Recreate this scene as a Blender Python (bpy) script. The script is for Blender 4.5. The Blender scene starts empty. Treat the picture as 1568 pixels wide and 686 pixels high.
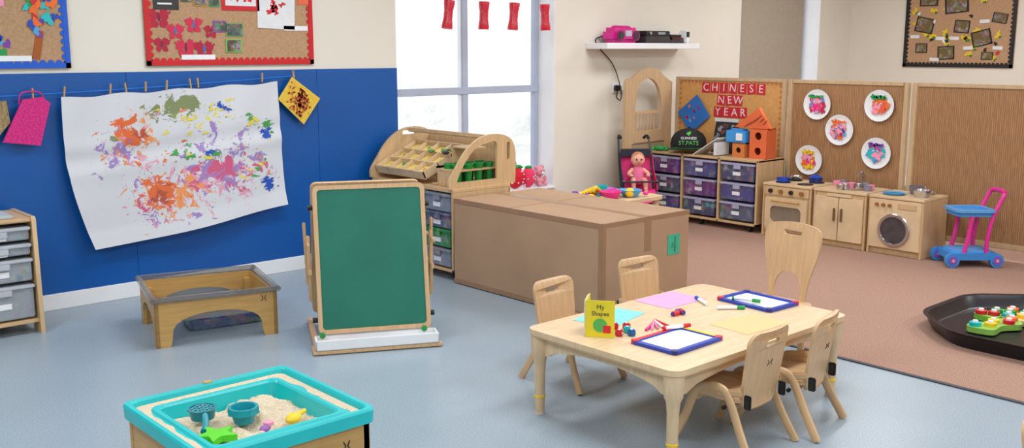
import bpy, bmesh, math, random
from mathutils import Vector, Matrix, noise
from mathutils.geometry import tessellate_polygon
random.seed(7)
R=random.random
def U(a,b): return a+(b-a)*R()
scn=bpy.context.scene
scn.view_settings.view_transform='Standard'
# ------------------------------------------------------------ materials
def lin(c):
    return tuple(((x/255)/12.92 if x/255<=.04045 else (((x/255)+.055)/1.055)**2.4) for x in c)
MC={}
def nodes(name):
    m=bpy.data.materials.new(name); m.use_nodes=True
    nt=m.node_tree; bs=nt.nodes['Principled BSDF']; return m,nt,bs
def mixcol(nt,fac,c1,c2):
    mx=nt.nodes.new('ShaderNodeMix'); mx.data_type='RGBA'
    nt.links.new(fac,mx.inputs[0])
    for i,c in ((6,c1),(7,c2)):
        if hasattr(c,'links') or hasattr(c,'is_linked'): nt.links.new(c,mx.inputs[i])
        else: mx.inputs[i].default_value=(*[min(1,max(0,x)) for x in c],1)
    return mx.outputs[2]
def ramp(nt,src,a,b):
    r=nt.nodes.new('ShaderNodeMapRange'); nt.links.new(src,r.inputs[0])
    r.inputs[1].default_value=a; r.inputs[2].default_value=b; return r.outputs[0]
def tex(nt,kind,scale,mapscale=None,coord='Object',**kw):
    tc=nt.nodes.new('ShaderNodeTexCoord'); out=tc.outputs[coord]
    if mapscale:
        mp=nt.nodes.new('ShaderNodeMapping'); mp.inputs['Scale'].default_value=mapscale
        nt.links.new(out,mp.inputs[0]); out=mp.outputs[0]
    t=nt.nodes.new(kind); nt.links.new(out,t.inputs['Vector']); t.inputs['Scale'].default_value=scale
    for k,v in kw.items(): t.inputs[k].default_value=v
    return t
def bump(nt,bs,src,strength,dist=.01):
    b=nt.nodes.new('ShaderNodeBump'); b.inputs['Strength'].default_value=strength; b.inputs['Distance'].default_value=dist
    nt.links.new(src,b.inputs['Height']); nt.links.new(b.outputs[0],bs.inputs['Normal'])
def M(rgb,rough=.5,var=.06,scale=9,bmp=0,metal=0,name=None,alpha=1,trans=0):
    key=(rgb,rough,var,scale,bmp,metal,alpha,trans)
    if key in MC: return MC[key]
    m,nt,bs=nodes(name or 'paint_%d_%d_%d'%rgb); c=lin(rgb)
    n=tex(nt,'ShaderNodeTexNoise',scale)
    f=ramp(nt,n.outputs['Fac'],.3,.7)
    nt.links.new(mixcol(nt,f,[x*(1-var) for x in c],[x*(1+var) for x in c]),bs.inputs['Base Color'])
    bs.inputs['Roughness'].default_value=rough; bs.inputs['Metallic'].default_value=metal
    bs.inputs['Alpha'].default_value=alpha; bs.inputs['Transmission Weight'].default_value=trans
    if bmp: bump(nt,bs,n.outputs['Fac'],bmp)
    MC[key]=m; return m
def wood(rgb,name='wood',ms=(2,2,22),rough=.4,var=.13,sc=3):
    key=(rgb,name,ms)
    if key in MC: return MC[key]
    m,nt,bs=nodes(name); c=lin(rgb)
    n=tex(nt,'ShaderNodeTexNoise',sc,ms,Detail=5,Distortion=.6)
    f=ramp(nt,n.outputs['Fac'],.3,.7)
    nt.links.new(mixcol(nt,f,[x*(1-var) for x in c],[x*(1+var*.6) for x in c]),bs.inputs['Base Color'])
    bs.inputs['Roughness'].default_value=rough
    MC[key]=m; return m
def tub(rgb,name='tub_plastic',sc=22,mixa=.55):
    key=(rgb,name,'tub')
    if key in MC: return MC[key]
    m,nt,bs=nodes(name)
    v=tex(nt,'ShaderNodeTexVoronoi',sc)
    hs=nt.nodes.new('ShaderNodeHueSaturation'); hs.inputs['Saturation'].default_value=.9; hs.inputs['Value'].default_value=.6
    nt.links.new(v.outputs['Color'],hs.inputs['Color'])
    n=tex(nt,'ShaderNodeTexNoise',14); f=ramp(nt,n.outputs['Fac'],.45,.75)
    mt=nt.nodes.new('ShaderNodeMath'); mt.operation='MULTIPLY'; nt.links.new(f,mt.inputs[0]); mt.inputs[1].default_value=mixa
    nt.links.new(mixcol(nt,mt.outputs[0],lin(rgb),hs.outputs[0]),bs.inputs['Base Color'])
    bs.inputs['Roughness'].default_value=.25
    MC[key]=m; return m
WD=wood((208,171,129),'beech_wood',(22,2,2))
WDL=wood((220,192,154),'maple_top',(2,16,2))
WDZ=wood((208,175,132),'birch_ply',(14,14,1.5))
WDG=wood((198,156,92),'golden_ply',(2,2,18))
WDP=wood((198,168,130),'panel_frame_wood',(14,14,1.5))
WHITE=M((236,238,241),.45,.02); OFF=M((224,226,229),.7,.03,30)
BLACK=M((22,22,24),.5,.1); DARK=M((48,46,50),.5,.2); CHROME=M((200,200,205),.22,.02,metal=1.0)
RED=M((205,28,40),.45); BLUE=M((20,70,180),.4); YEL=M((240,200,40),.5); GREEN=M((30,150,70),.5)
ORANGE=M((236,110,40),.5); PINK=M((225,40,140),.45); PURP=M((120,60,160),.5); TEAL=M((25,188,192),.35,.04)
LBLUE=M((80,160,215),.4); LPINK=M((240,150,180),.6)
# ------------------------------------------------------------ builder
def T(x=0,y=0,z=0): return Matrix.Translation((x,y,z))
def RX(d): return Matrix.Rotation(math.radians(d),4,'X')
def RY(d): return Matrix.Rotation(math.radians(d),4,'Y')
def RZ(d): return Matrix.Rotation(math.radians(d),4,'Z')
PL={'XY':Matrix.Identity(4),'XZ':Matrix(((1,0,0,0),(0,0,1,0),(0,1,0,0),(0,0,0,1))),'YZ':Matrix(((0,0,1,0),(1,0,0,0),(0,1,0,0),(0,0,0,1)))}
def rrect(w,h,r,cx=0,cy=0,n=5,sub=3):
    p=[]; r=min(r,w/2-1e-4,h/2-1e-4)
    cs=[(cx+w/2-r,cy+h/2-r,0),(cx-w/2+r,cy+h/2-r,90),(cx-w/2+r,cy-h/2+r,180),(cx+w/2-r,cy-h/2+r,270)]
    for x,y,a in cs:
        for i in range(n+1):
            t=math.radians(a+90*i/n); p.append((x+r*math.cos(t),y+r*math.sin(t)))
    out=[]
    for i in range(len(p)):
        a=p[i];b=p[(i+1)%len(p)]; out.append(a)
        if math.hypot(a[0]-b[0],a[1]-b[1])>.03:
            for k in range(1,sub+1): out.append((a[0]+(b[0]-a[0])*k/(sub+1),a[1]+(b[1]-a[1])*k/(sub+1)))
    return out
def circ(r,cx=0,cy=0,n=24): return [(cx+r*math.cos(2*math.pi*i/n),cy+r*math.sin(2*math.pi*i/n)) for i in range(n)]
def cr(pts,n=6,closed=False):
    P=[Vector(p) for p in pts]; out=[]; L=len(P)
    rng=range(L) if closed else range(L-1)
    for i in rng:
        if closed: p0,p1,p2,p3=P[i-1],P[i],P[(i+1)%L],P[(i+2)%L]
        else: p0,p1,p2,p3=P[max(i-1,0)],P[i],P[i+1],P[min(i+2,L-1)]
        for k in range(n):
            t=k/n
            out.append(.5*((2*p1)+(p2-p0)*t+(2*p0-5*p1+4*p2-p3)*t*t+(3*p1-p0-3*p2+p3)*t**3))
    if not closed: out.append(P[-1])
    return out
class B:
    def __init__(s): s.bm=bmesh.new(); s.m=[]; s.T=Matrix.Identity(4)
    def mi(s,mat):
        if mat not in s.m: s.m.append(mat)
        return s.m.index(mat)
    def add(s,bm,mat,MT=None):
        i=s.mi(mat)
        for f in bm.faces: f.material_index=i
        bmesh.ops.transform(bm,matrix=s.T@(MT or Matrix.Identity(4)),verts=bm.verts)
        bmesh.ops.recalc_face_normals(bm,faces=bm.faces)
        me=bpy.data.meshes.new('t'); bm.to_mesh(me); bm.free(); s.bm.from_mesh(me); bpy.data.meshes.remove(me)
    def box(s,size,c,mat,bev=.003,rot=None):
        bm=bmesh.new(); bmesh.ops.create_cube(bm,size=1)
        bmesh.ops.scale(bm,vec=size,verts=bm.verts)
        b=min(bev,min(size)*.45)
        if b>.0004: bmesh.ops.bevel(bm,geom=bm.edges[:],offset=b,segments=2,affect='EDGES',clamp_overlap=True)
        s.add(bm,mat,T(*c)@(rot or Matrix.Identity(4)))
    def bb(s,x0,x1,y0,y1,z0,z1,mat,bev=.003): s.box((x1-x0,y1-y0,z1-z0),((x0+x1)/2,(y0+y1)/2,(z0+z1)/2),mat,bev)
    def beam(s,p1,p2,w,d,mat,bev=.004,k=1.0):
        p1=Vector(p1);p2=Vector(p2);v=p2-p1
        bm=bmesh.new(); bmesh.ops.create_cube(bm,size=1); bmesh.ops.scale(bm,vec=(w,d,v.length),verts=bm.verts)
        for q in bm.verts:
            if q.co.z>0: q.co.x*=k;q.co.y*=k
        if bev: bmesh.ops.bevel(bm,geom=bm.edges[:],offset=min(bev,w*.4,d*.4),segments=2,affect='EDGES')
        z=v.normalized(); x=Vector((1,0,0))-z*z.x
        if x.length<.1: x=Vector((0,1,0))-z*z.y
        x.normalize(); y=z.cross(x)
        m=Matrix((x,y,z)).transposed().to_4x4()
        s.add(bm,mat,Matrix.Translation((p1+p2)/2)@m)
    def cyl(s,r,h,c,mat,rot=None,r2=None,seg=20):
        bm=bmesh.new(); bmesh.ops.create_cone(bm,cap_ends=True,segments=seg,radius1=r,radius2=r if r2 is None else r2,depth=h)
        s.add(bm,mat,T(*c)@(rot or Matrix.Identity(4)))
    def sph(s,r,c,mat,sc=(1,1,1),rot=None,seg=16):
        bm=bmesh.new(); bmesh.ops.create_uvsphere(bm,u_segments=seg,v_segments=seg*2//3,radius=r)
        s.add(bm,mat,T(*c)@(rot or Matrix.Identity(4))@Matrix.Diagonal((*sc,1)))
    def lathe(s,prof,c,mat,seg=24,rot=None,sc=(1,1,1)):
        bm=bmesh.new(); rows=[]
        for r,z in prof: rows.append([bm.verts.new((r*math.cos(2*math.pi*i/seg),r*math.sin(2*math.pi*i/seg),z)) for i in range(seg)])
        for a,b in zip(rows,rows[1:]):
            for i in range(seg):
                bm.faces.new((a[i],a[(i+1)%seg],b[(i+1)%seg],b[i]))
        bmesh.ops.remove_doubles(bm,verts=bm.verts,dist=1e-5)
        s.add(bm,mat,T(*c)@(rot or Matrix.Identity(4))@Matrix.Diagonal((*sc,1)))
    def tube(s,pts,r,mat,seg=8,radii=None,closed=False,flat=1.0):
        P=[Vector(p) for p in pts]; n=len(P); bm=bmesh.new(); rows=[]
        t0=(P[1]-P[0]).normalized(); up=Vector((0,0,1)) if abs(t0.z)<.9 else Vector((1,0,0))
        x=(up-t0*up.dot(t0)).normalized()
        for i in range(n):
            if closed: t=(P[(i+1)%n]-P[i-1]).normalized()
            else: t=(P[min(i+1,n-1)]-P[max(i-1,0)]).normalized()
            x=(x-t*x.dot(t)).normalized(); y=t.cross(x); rr=radii[i] if radii else r
            rows.append([bm.verts.new(P[i]+x*rr*math.cos(2*math.pi*k/seg)+y*rr*flat*math.sin(2*math.pi*k/seg)) for k in range(seg)])
        prs=list(zip(rows,rows[1:]))
        if closed: prs.append((rows[-1],rows[0]))
        for a,b in prs:
            for k in range(seg): bm.faces.new((a[k],a[(k+1)%seg],b[(k+1)%seg],b[k]))
        if not closed:
            bm.faces.new(rows[0][::-1]); bm.faces.new(rows[-1])
        s.add(bm,mat)
    def prism(s,poly,th,mat,plane='XY',off=(0,0,0),holes=(),MT=None,warp=None):
        loops=[list(poly)]+[list(h) for h in holes]; bm=bmesh.new()
        tr=tessellate_polygon([[Vector((p[0],p[1],0)) for p in l] for l in loops])
        fl=[p for l in loops for p in l]
        lo=[bm.verts.new((p[0],p[1],0)) for p in fl]; hi=[bm.verts.new((p[0],p[1],th)) for p in fl]
        for t in tr:
            try: bm.faces.new([lo[i] for i in t][::-1]); bm.faces.new([hi[i] for i in t])
            except ValueError: pass
        k=0
        for l in loops:
            n=len(l)
            for i in range(n):
                a=k+i;b=k+(i+1)%n
                try: bm.faces.new((lo[a],lo[b],hi[b],hi[a]))
                except ValueError: pass
            k+=n
        if warp:
            for v in bm.verts: v.co=warp(v.co)
        s.add(bm,mat,T(*off)@(MT or Matrix.Identity(4))@PL[plane])
    def text(s,str_,size,mat,MT,ext=.001,plane='XZ'):
        cu=bpy.data.curves.new('t','FONT'); cu.body=str_; cu.size=size; cu.extrude=ext; cu.align_x='CENTER'; cu.align_y='CENTER'; cu.resolution_u=2
        ob=bpy.data.objects.new('t',cu); me=bpy.data.meshes.new_from_object(ob)
        bm=bmesh.new(); bm.from_mesh(me); bpy.data.meshes.remove(me); bpy.data.objects.remove(ob); bpy.data.curves.remove(cu)
        s.add(bm,mat,MT@RX(90) if plane=='XZ' else MT)
    def splat(s,f,cx,cy,r,mat,sp=.45,n=18,asp=1,ang=0):
        i=s.mi(mat); vs=[]; ph=[U(0,6.28) for _ in range(4)]
        for k in range(n):
            t=2*math.pi*k/n; q=r*(1+sp*(.5*math.sin(2*t+ph[0])+.4*math.sin(3*t+ph[1])+.4*math.sin(5*t+ph[2])+.2*math.sin(7*t+ph[3]))); a=q*math.cos(t)*asp; b=q*math.sin(t)
            a,b=a*math.cos(ang)-b*math.sin(ang),a*math.sin(ang)+b*math.cos(ang)
            vs.append(s.bm.verts.new(s.T@Vector(f(cx+a,cy+b))))
        c=s.bm.verts.new(s.T@Vector(f(cx,cy)))
        for k in range(n):
            fc=s.bm.faces.new((c,vs[k],vs[(k+1)%n])); fc.material_index=i
    def done(s,name,loc=(0,0,0),rz=0,smooth=True):
        for e in s.bm.edges:
            if len(e.link_faces)==2 and e.calc_face_angle(0)>.6: e.smooth=False
        for f in s.bm.faces: f.smooth=smooth
        me=bpy.data.meshes.new(name); s.bm.to_mesh(me); s.bm.free()
        for m in s.m: me.materials.append(m)
        o=bpy.data.objects.new(name,me); scn.collection.objects.link(o)
        o.location=loc; o.rotation_euler=(0,0,math.radians(rz)); return o
# ------------------------------------------------------------ camera
f_=1524.4/1568*36
th=math.radians(9.971); hd=math.radians(47.951)
cd=bpy.data.cameras.new('camera'); cam=bpy.data.objects.new('camera',cd); scn.collection.objects.link(cam)
cd.lens=f_; cd.sensor_width=36; cd.clip_start=.05
cam.location=(0,0,1.5)
fw=Vector((math.cos(hd)*math.cos(th),math.sin(hd)*math.cos(th),-math.sin(th)))
cam.rotation_euler=fw.to_track_quat('-Z','Y').to_euler()
scn.camera=cam
# ------------------------------------------------------------ room
YA=5.99; XB=10.58; X0=-1.6; Y0=-2.2; CH=2.7
CZ=.0062
def floor_mat():
    m,nt,bs=nodes('vinyl_floor')
    v=tex(nt,'ShaderNodeTexNoise',210,Detail=2); f=ramp(nt,v.outputs['Fac'],.35,.65)
    a=mixcol(nt,f,lin((130,147,160)),lin((170,185,196)))
    n=tex(nt,'ShaderNodeTexNoise',1.5); g=ramp(nt,n.outputs['Fac'],.3,.7)
    mt=nt.nodes.new('ShaderNodeMath'); mt.operation='MULTIPLY'; mt.inputs[1].default_value=.2; nt.links.new(g,mt.inputs[0])
    nt.links.new(mixcol(nt,mt.outputs[0],a,lin((124,140,154))),bs.inputs['Base Color'])
    bs.inputs['Roughness'].default_value=.32; return m
def carpet_mat():
    m,nt,bs=nodes('carpet_pile')
    v=tex(nt,'ShaderNodeTexNoise',180,Detail=3); f=ramp(nt,v.outputs['Fac'],.3,.7)
    a=mixcol(nt,f,lin((134,100,86)),lin((184,148,130)))
    nt.links.new(a,bs.inputs['Base Color']); bs.inputs['Roughness'].default_value=.95
    bump(nt,bs,v.outputs['Fac'],.5,.004); return m
WALL=M((228,223,211),.85,.02,2,name='cream_wall_paint')
b=B(); b.bb(X0,XB,Y0,YA+.4,-.1,0,floor_mat(),0); b.done('floor')
b=B(); b.bb(4.37,XB-.03,Y0+.03,YA-.03,0.0005,.006,carpet_mat(),0); b.bb(4.345,4.37,Y0+.03,YA-.03,0.0005,.006,M((60,62,68),.6),0); b.done('carpet')
b=B(); b.bb(X0,XB,Y0,YA+.4,CH,CH+.1,M((240,240,238),.9,.01),0); b.done('ceiling')
W1=(4.27,5.88,.34,2.45); W2=(8.47,9.94,.95,2.45); TH=.26
b=B()
b.bb(X0,W1[0],YA,YA+TH,0,CH,WALL,0); b.bb(W1[0],W1[1],YA,YA+TH,0,W1[2],WALL,0); b.bb(W1[0],W1[1],YA,YA+TH,W1[3],CH,WALL,0)
b.bb(W1[1],W2[0],YA,YA+TH,0,CH,WALL,0); b.bb(W2[0],W2[1],YA,YA+TH,0,W2[2],WALL,0); b.bb(W2[0],W2[1],YA,YA+TH,W2[3],CH,WALL,0)
b.bb(W2[1],XB,YA,YA+TH,0,CH,WALL,0)
BL=M((7,84,162),.35,.05,1.2,name='blue_wall_panel')
for xa,xb in ((-1.6,-.3),(-.298,1.0),(1.002,2.3),(2.302,3.6),(3.602,4.27)): b.bb(xa,xb,YA-.012,YA,0,1.365,BL,.001)
b.done('wall_back')
b=B(); b.bb(XB,XB+.2,Y0,YA+.3,0,CH,WALL,0); b.done('wall_right')
b=B(); b.bb(X0-.2,X0,Y0,YA+.3,0,CH,WALL,0); b.done('wall_left')
b=B(); b.bb(X0,XB,Y0-.2,Y0,0,CH,WALL,0); b.done('wall_front')
b=B(); b.bb(X0,4.27,YA-.026,YA-.012,0,.095,WHITE,.003); b.bb(4.27,XB,YA-.016,YA,0.006,.095,WHITE,.003); b.done('baseboard_back')
b=B(); b.bb(XB-.016,XB,Y0,YA-.02,0.006,.095,WHITE,.003); b.done('baseboard_right')
FR=M((176,187,208),.4,.02,name='window_frame_paint')
def window(name,w,nx,zt,sill=True):
    b=B(); x0,x1,z0,z1=w; ya,yb=YA+.19,YA+.24
    b.bb(x0,x0+.05,ya,yb,z0,z1,FR); b.bb(x1-.05,x1,ya,yb,z0,z1,FR); b.bb(x0,x1,ya,yb,z0,z0+.05,FR); b.bb(x0,x1,ya,yb,z1-.05,z1,FR)
    for x in nx:
        b.bb(x-.028,x+.028,ya,yb,z0,z1,FR)
        for sx in (-1,1): b.bb(x+sx*.034-.006,x+sx*.034+.006,ya+.012,yb,z0+.04,z1,WHITE,.002)
    if zt: b.bb(x0,x1,ya-.005,yb,zt-.028,zt+.028,FR)
    b.bb(x0,x0+.006,YA,ya,z0,z1,WHITE,0); b.bb(x1-.006,x1,YA,ya,z0,z1,WHITE,0)
    b.bb(x0,x1,YA-.03,ya,z0-.0,z0+.02,WHITE,.004)
    b.done(name)
window('window_1',W1,[5.075],1.172); window('window_2',W2,[9.2],None)
b=B(); BLD=M((168,157,141),.9,.03,20,name='roller_blind_fabric')
b.bb(W2[0]+.03,W2[1]-.22,YA+.07,YA+.076,1.0,2.38,BLD,0); b.cyl(.03,1.2,(9.1,YA+.073,2.39),WHITE,RY(90)); b.bb(W2[0]+.03,W2[1]-.22,YA+.065,YA+.081,.985,1.0,WHITE)
b.done('roller_blind')
# ------------------------------------------------------------ notice boards
CORK=M((182,146,112),.9,.12,60,name='hessian_board')
def board(b,w,h,bord,edge,back=CORK):
    b.bb(0,w,-.014,0,0,h,back,.001)
    for x0,x1,z0,z1 in ((0,w,0,edge),(0,w,h-edge,h),(0,edge,0,h),(w-edge,w,0,h)): b.bb(x0,x1,-.02,-.0142,z0,z1,bord,.001)
    n=int(w/.042)
    for i in range(n):
        x=(i+.5)*w/n
        for z in (edge,h-edge): b.cyl(.017,.004,(x,-.0165,z),bord,RX(90),seg=12)
    n=int(h/.042)
    for i in range(n):
        z=(i+.5)*h/n
        for x in (edge,w-edge): b.cyl(.017,.004,(x,-.0165,z),bord,RX(90),seg=12)
def paper(b,x,z,w,h,mat,a=0,y=-.018,frame=None):
    b.box((w,.002,h),(x,y,z),mat,0,RY(a))
    if frame: b.box((w*.84,.002,h*.84),(x,y-.0015,z),frame,0,RY(a))
PHO=tub((70,80,70),'photo_print',60,.8); PHO2=tub((90,70,60),'photo_print_b',80,.8)
b=B(); board(b,1.15,.82,M((200,25,35),.6),.03)
sf=lambda y: (lambda a,c: (a,y,c))
for q_,(cx,cz,s_) in enumerate(((.09,.29,.07),(.19,.21,.055),(.10,.13,.05),(.25,.11,.065),(.37,.10,.065),(.31,.25,.055),(.42,.21,.045))):
    mm=[M((176,18,56),.6),M((205,40,75),.6)][q_%2]; y0=-.0172-.0002*q_
    for dx in (-1,1):
        b.splat(sf(y0),cx+dx*s_*.48,cz+.012,s_*.5,mm,.2,18,.85,dx*.5); b.splat(sf(y0-.0001),cx+dx*s_*.4,cz-s_*.55,s_*.36,mm,.2)
        for fg in range(3): b.splat(sf(y0-.0001),cx+dx*s_*(.35+.3*fg),cz+s_*(.62-.12*fg),s_*.2,mm,.1,12,.5,-dx*(.2+.35*fg))
    b.splat(sf(y0-.0003),cx,cz,s_*.42,M((60,110,190),.6) if q_ in (1,4,5) else M((120,20,60),.6),.25,14,.3)
paper(b,.14,.41,.16,.15,DARK,0); paper(b,.13,.41,.1,.02,WHITE,0,-.0195); paper(b,.13,.37,.09,.01,WHITE,0,-.0195)
paper(b,.27,.43,.07,.09,PHO,0); paper(b,.36,.41,.09,.10,M((180,140,60),.7),3,frame=PHO2); paper(b,.45,.41,.07,.1,M((60,150,90),.7),-2,frame=PHO); paper(b,.57,.12,.11,.085,M((120,190,90),.7),0,frame=PHO2); paper(b,.58,.22,.12,.085,M((110,160,90),.7),0,frame=PHO); paper(b,.48,.24,.09,.07,M((150,80,170),.7),0,frame=PHO)
paper(b,.63,.44,.26,.2,M((200,30,45),.6),0); paper(b,.63,.45,.21,.16,OFF,0,-.0195)
for i in range(9): b.splat(sf(-.021),.63+U(-.07,.07),.44+U(-.04,.05),U(.012,.025),RED,.5)
paper(b,.88,.34,.27,.22,OFF,2)
for i in range(10): b.splat(sf(-.0195),.88+U(-.07,.07),.38+U(-.05,.04),U(.010,.02),RED,.5)
paper(b,.33,.05,.22,.03,WHITE); paper(b,1.02,.235,.18,.03,WHITE); paper(b,1.08,.42,.08,.06,M((230,110,70),.6))
paper(b,.9,.6,.4,.25,M((60,60,70),.7)); paper(b,.3,.62,.4,.22,OFF)
b.done('notice_board',(2.43,YA-.0005,1.40))
b=B(); board(b,1.0,.82,M((25,90,200),.6),.03)
cols=[RED,YEL,GREEN,BLUE,ORANGE,LBLUE,PINK,PURP,TEAL]
for i in range(26): b.splat(sf(-.0175-.0003*i),U(.76,.93),.14+U(.04,.28),U(.016,.032),random.choice(cols),.45)
for i in range(8): b.splat(sf(-.0175),U(.55,.72),U(.06,.3),U(.02,.04),random.choice(cols),.4)
b.box((.04,.004,.16),(.83,-.017,.13),M((170,90,40),.8),0,RY(12)); paper(b,.93,.46,.09,.13,M((40,60,150),.6),-20,frame=WHITE); paper(b,.62,.36,.1,.05,LPINK,0); paper(b,.7,.45,.06,.05,RED,30); paper(b,.7,.055,.18,.03,WHITE)
paper(b,.72,.6,.2,.15,OFF); b.done('notice_board',(.99,YA-.0005,1.393))
b=B(); board(b,1.16,.86,BLACK,.035)
for i in range(22):
    x=U(.1,1.06); z=U(.08,.75)
    b.splat(sf(-.019),x,z,.03,M((225,190,40),.6),.7,18); b.splat(sf(-.0195),x+.02,z-.02,.014,M((60,120,50),.6),.4)
for x,z,w,h,a in ((.22,.44,.2,.16,12),(.2,.2,.13,.1,0),(.47,.15,.18,.14,-3),(.62,.42,.16,.13,5),(.83,.3,.2,.16,-14),(.9,.12,.12,.08,0),(1.0,.5,.15,.1,10),(.55,.64,.25,.16,-5),(.25,.7,.2,.12,0)):
    paper(b,x,z,w,h,BLACK,a,-.0185,frame=tub((110,90,50),'photo_print_c',50,.8))
for x,z in ((.4,.3),(.55,.3),(.7,.2),(.85,.47),(.35,.08),(1.0,.2),(.12,.32)): paper(b,x,z,.1,.035,OFF,U(-3,3),-.02)
for i in range(10): b.splat(sf(-.0205),U(.1,1.05),U(.08,.6),.018,random.choice([RED,OFF,BLACK]),.4)
b.done('notice_board',(XB-.0005,5.33,1.31),-90)
# ------------------------------------------------------------ washing line with paintings
yl=YA-.05
b=B()
def lz(x): return 1.235+(x-1.2)*.041 - .012*math.sin((x-1.2)/2.25*math.pi)
b.tube([(x,yl,lz(x)) for x in [1.0+.1*i for i in range(25)]],.003,M((30,120,220),.5),6)
for x in (1.0,3.4): b.cyl(.008,.03,(x,yl+.01,lz(x)),CHROME,RX(90))
for x in (1.55,1.76,1.93,2.19,2.28,2.40,2.53,2.68,2.73,3.17,3.40):
    b.box((.009,.012,.06),(x,yl-.001,lz(x)+.006),WDG,.001,RY(U(-8,8)))
b.done('washing_line')
TL,TR,BR,BLc=(1.908,1.232),(3.277,1.292),(3.30,.475),(2.02,.34)
def sheet(s,t,off=0):
    x=(1-s)*(1-t)*TL[0]+s*(1-t)*TR[0]+s*t*BR[0]+(1-s)*t*BLc[0]-.05*math.sin(math.pi*t)*(1-s)
    z=(1-s)*(1-t)*TL[1]+s*(1-t)*TR[1]+s*t*BR[1]+(1-s)*t*BLc[1]
    z-=.012*math.sin(math.pi*s*4)**2*(1-t)+.03*math.sin(math.pi*s)*t*(1-s)
    y=yl-.008-.014*math.sin(s*9+t*3)*(.3+t)-.03*t*t-.035*max(0,t-.88)*8*.5-off
    y-=.010*math.sin(t*26+s*2)*math.exp(-((t-.42)*9)**2)+.006*math.sin(s*23+t*9)*(1-t)
    return (x,y,z)
def paint_sheet_mat():
    m,nt,bs=nodes('poster_paint_on_paper'); tc=nt.nodes.new('ShaderNodeTexCoord'); uv=tc.outputs['UV']
    col=lin((210,213,219)); sd=0
    O=(222,108,58);O2=(232,150,92);P=(204,92,128);PU=(156,130,190);LP=(220,158,180);DB=(178,82,62);Y=(226,212,86);G=(78,158,84);OL=(128,140,96);BB=(36,84,178)
    for rgb,cx,cy,sx,sy,sc,thr in (
      (PU,.24,.40,.12,.22,11,.52),(LP,.30,.42,.16,.24,10,.55),(O2,.29,.27,.13,.16,9,.50),(O,.27,.25,.12,.15,8,.49),(DB,.30,.28,.10,.13,10,.56),
      (OL,.50,.12,.11,.07,9,.42),
      (LP,.62,.72,.30,.20,9,.50),(PU,.66,.62,.26,.22,9,.51),(O2,.42,.74,.18,.20,9,.50),(P,.68,.62,.22,.15,8,.49),(O,.37,.68,.11,.20,8,.49),(P,.30,.78,.12,.13,10,.53),(DB,.36,.72,.08,.13,9,.52),(PU,.42,.88,.2,.08,9,.53),
      (PU,.64,.34,.10,.20,10,.54),(Y,.66,.24,.26,.16,12,.60),(Y,.84,.6,.14,.24,12,.59),(G,.62,.22,.22,.14,13,.66),(G,.52,.42,.14,.14,12,.64),(PU,.80,.40,.10,.26,12,.58),(BB,.60,.40,.14,.16,13,.68)):
        sd+=1
        a=nt.nodes.new('ShaderNodeVectorMath'); a.operation='SUBTRACT'; a.inputs[1].default_value=(cx,cy,0); nt.links.new(uv,a.inputs[0])
        c=nt.nodes.new('ShaderNodeVectorMath'); c.operation='MULTIPLY'; c.inputs[1].default_value=(1/sx,1/sy,0); nt.links.new(a.outputs[0],c.inputs[0])
        l=nt.nodes.new('ShaderNodeVectorMath'); l.operation='LENGTH'; nt.links.new(c.outputs[0],l.inputs[0])
        mp=nt.nodes.new('ShaderNodeMapping'); mp.inputs['Location'].default_value=(sd*3.7,sd*1.9,sd); mp.inputs['Rotation'].default_value=(0,0,sd*.7); mp.inputs['Scale'].default_value=(1.5,.9 if sd%2 else 1.1,1); nt.links.new(uv,mp.inputs[0])
        n=nt.nodes.new('ShaderNodeTexNoise'); n.inputs['Scale'].default_value=sc*1.15; n.inputs['Detail'].default_value=7; n.inputs['Roughness'].default_value=.68; n.inputs['Distortion'].default_value=.8; nt.links.new(mp.outputs[0],n.inputs['Vector'])
        q=nt.nodes.new('ShaderNodeMath'); q.operation='MULTIPLY_ADD'; q.inputs[1].default_value=-.15; nt.links.new(l.outputs['Value'],q.inputs[0]); nt.links.new(n.outputs['Fac'],q.inputs[2])
        w=thr-.06
        col=mixcol(nt,ramp(nt,q.outputs[0],w,w+.02),col,lin(rgb))
    nt.links.new(col,bs.inputs['Base Color']); bs.inputs['Roughness'].default_value=.75; return m
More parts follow.
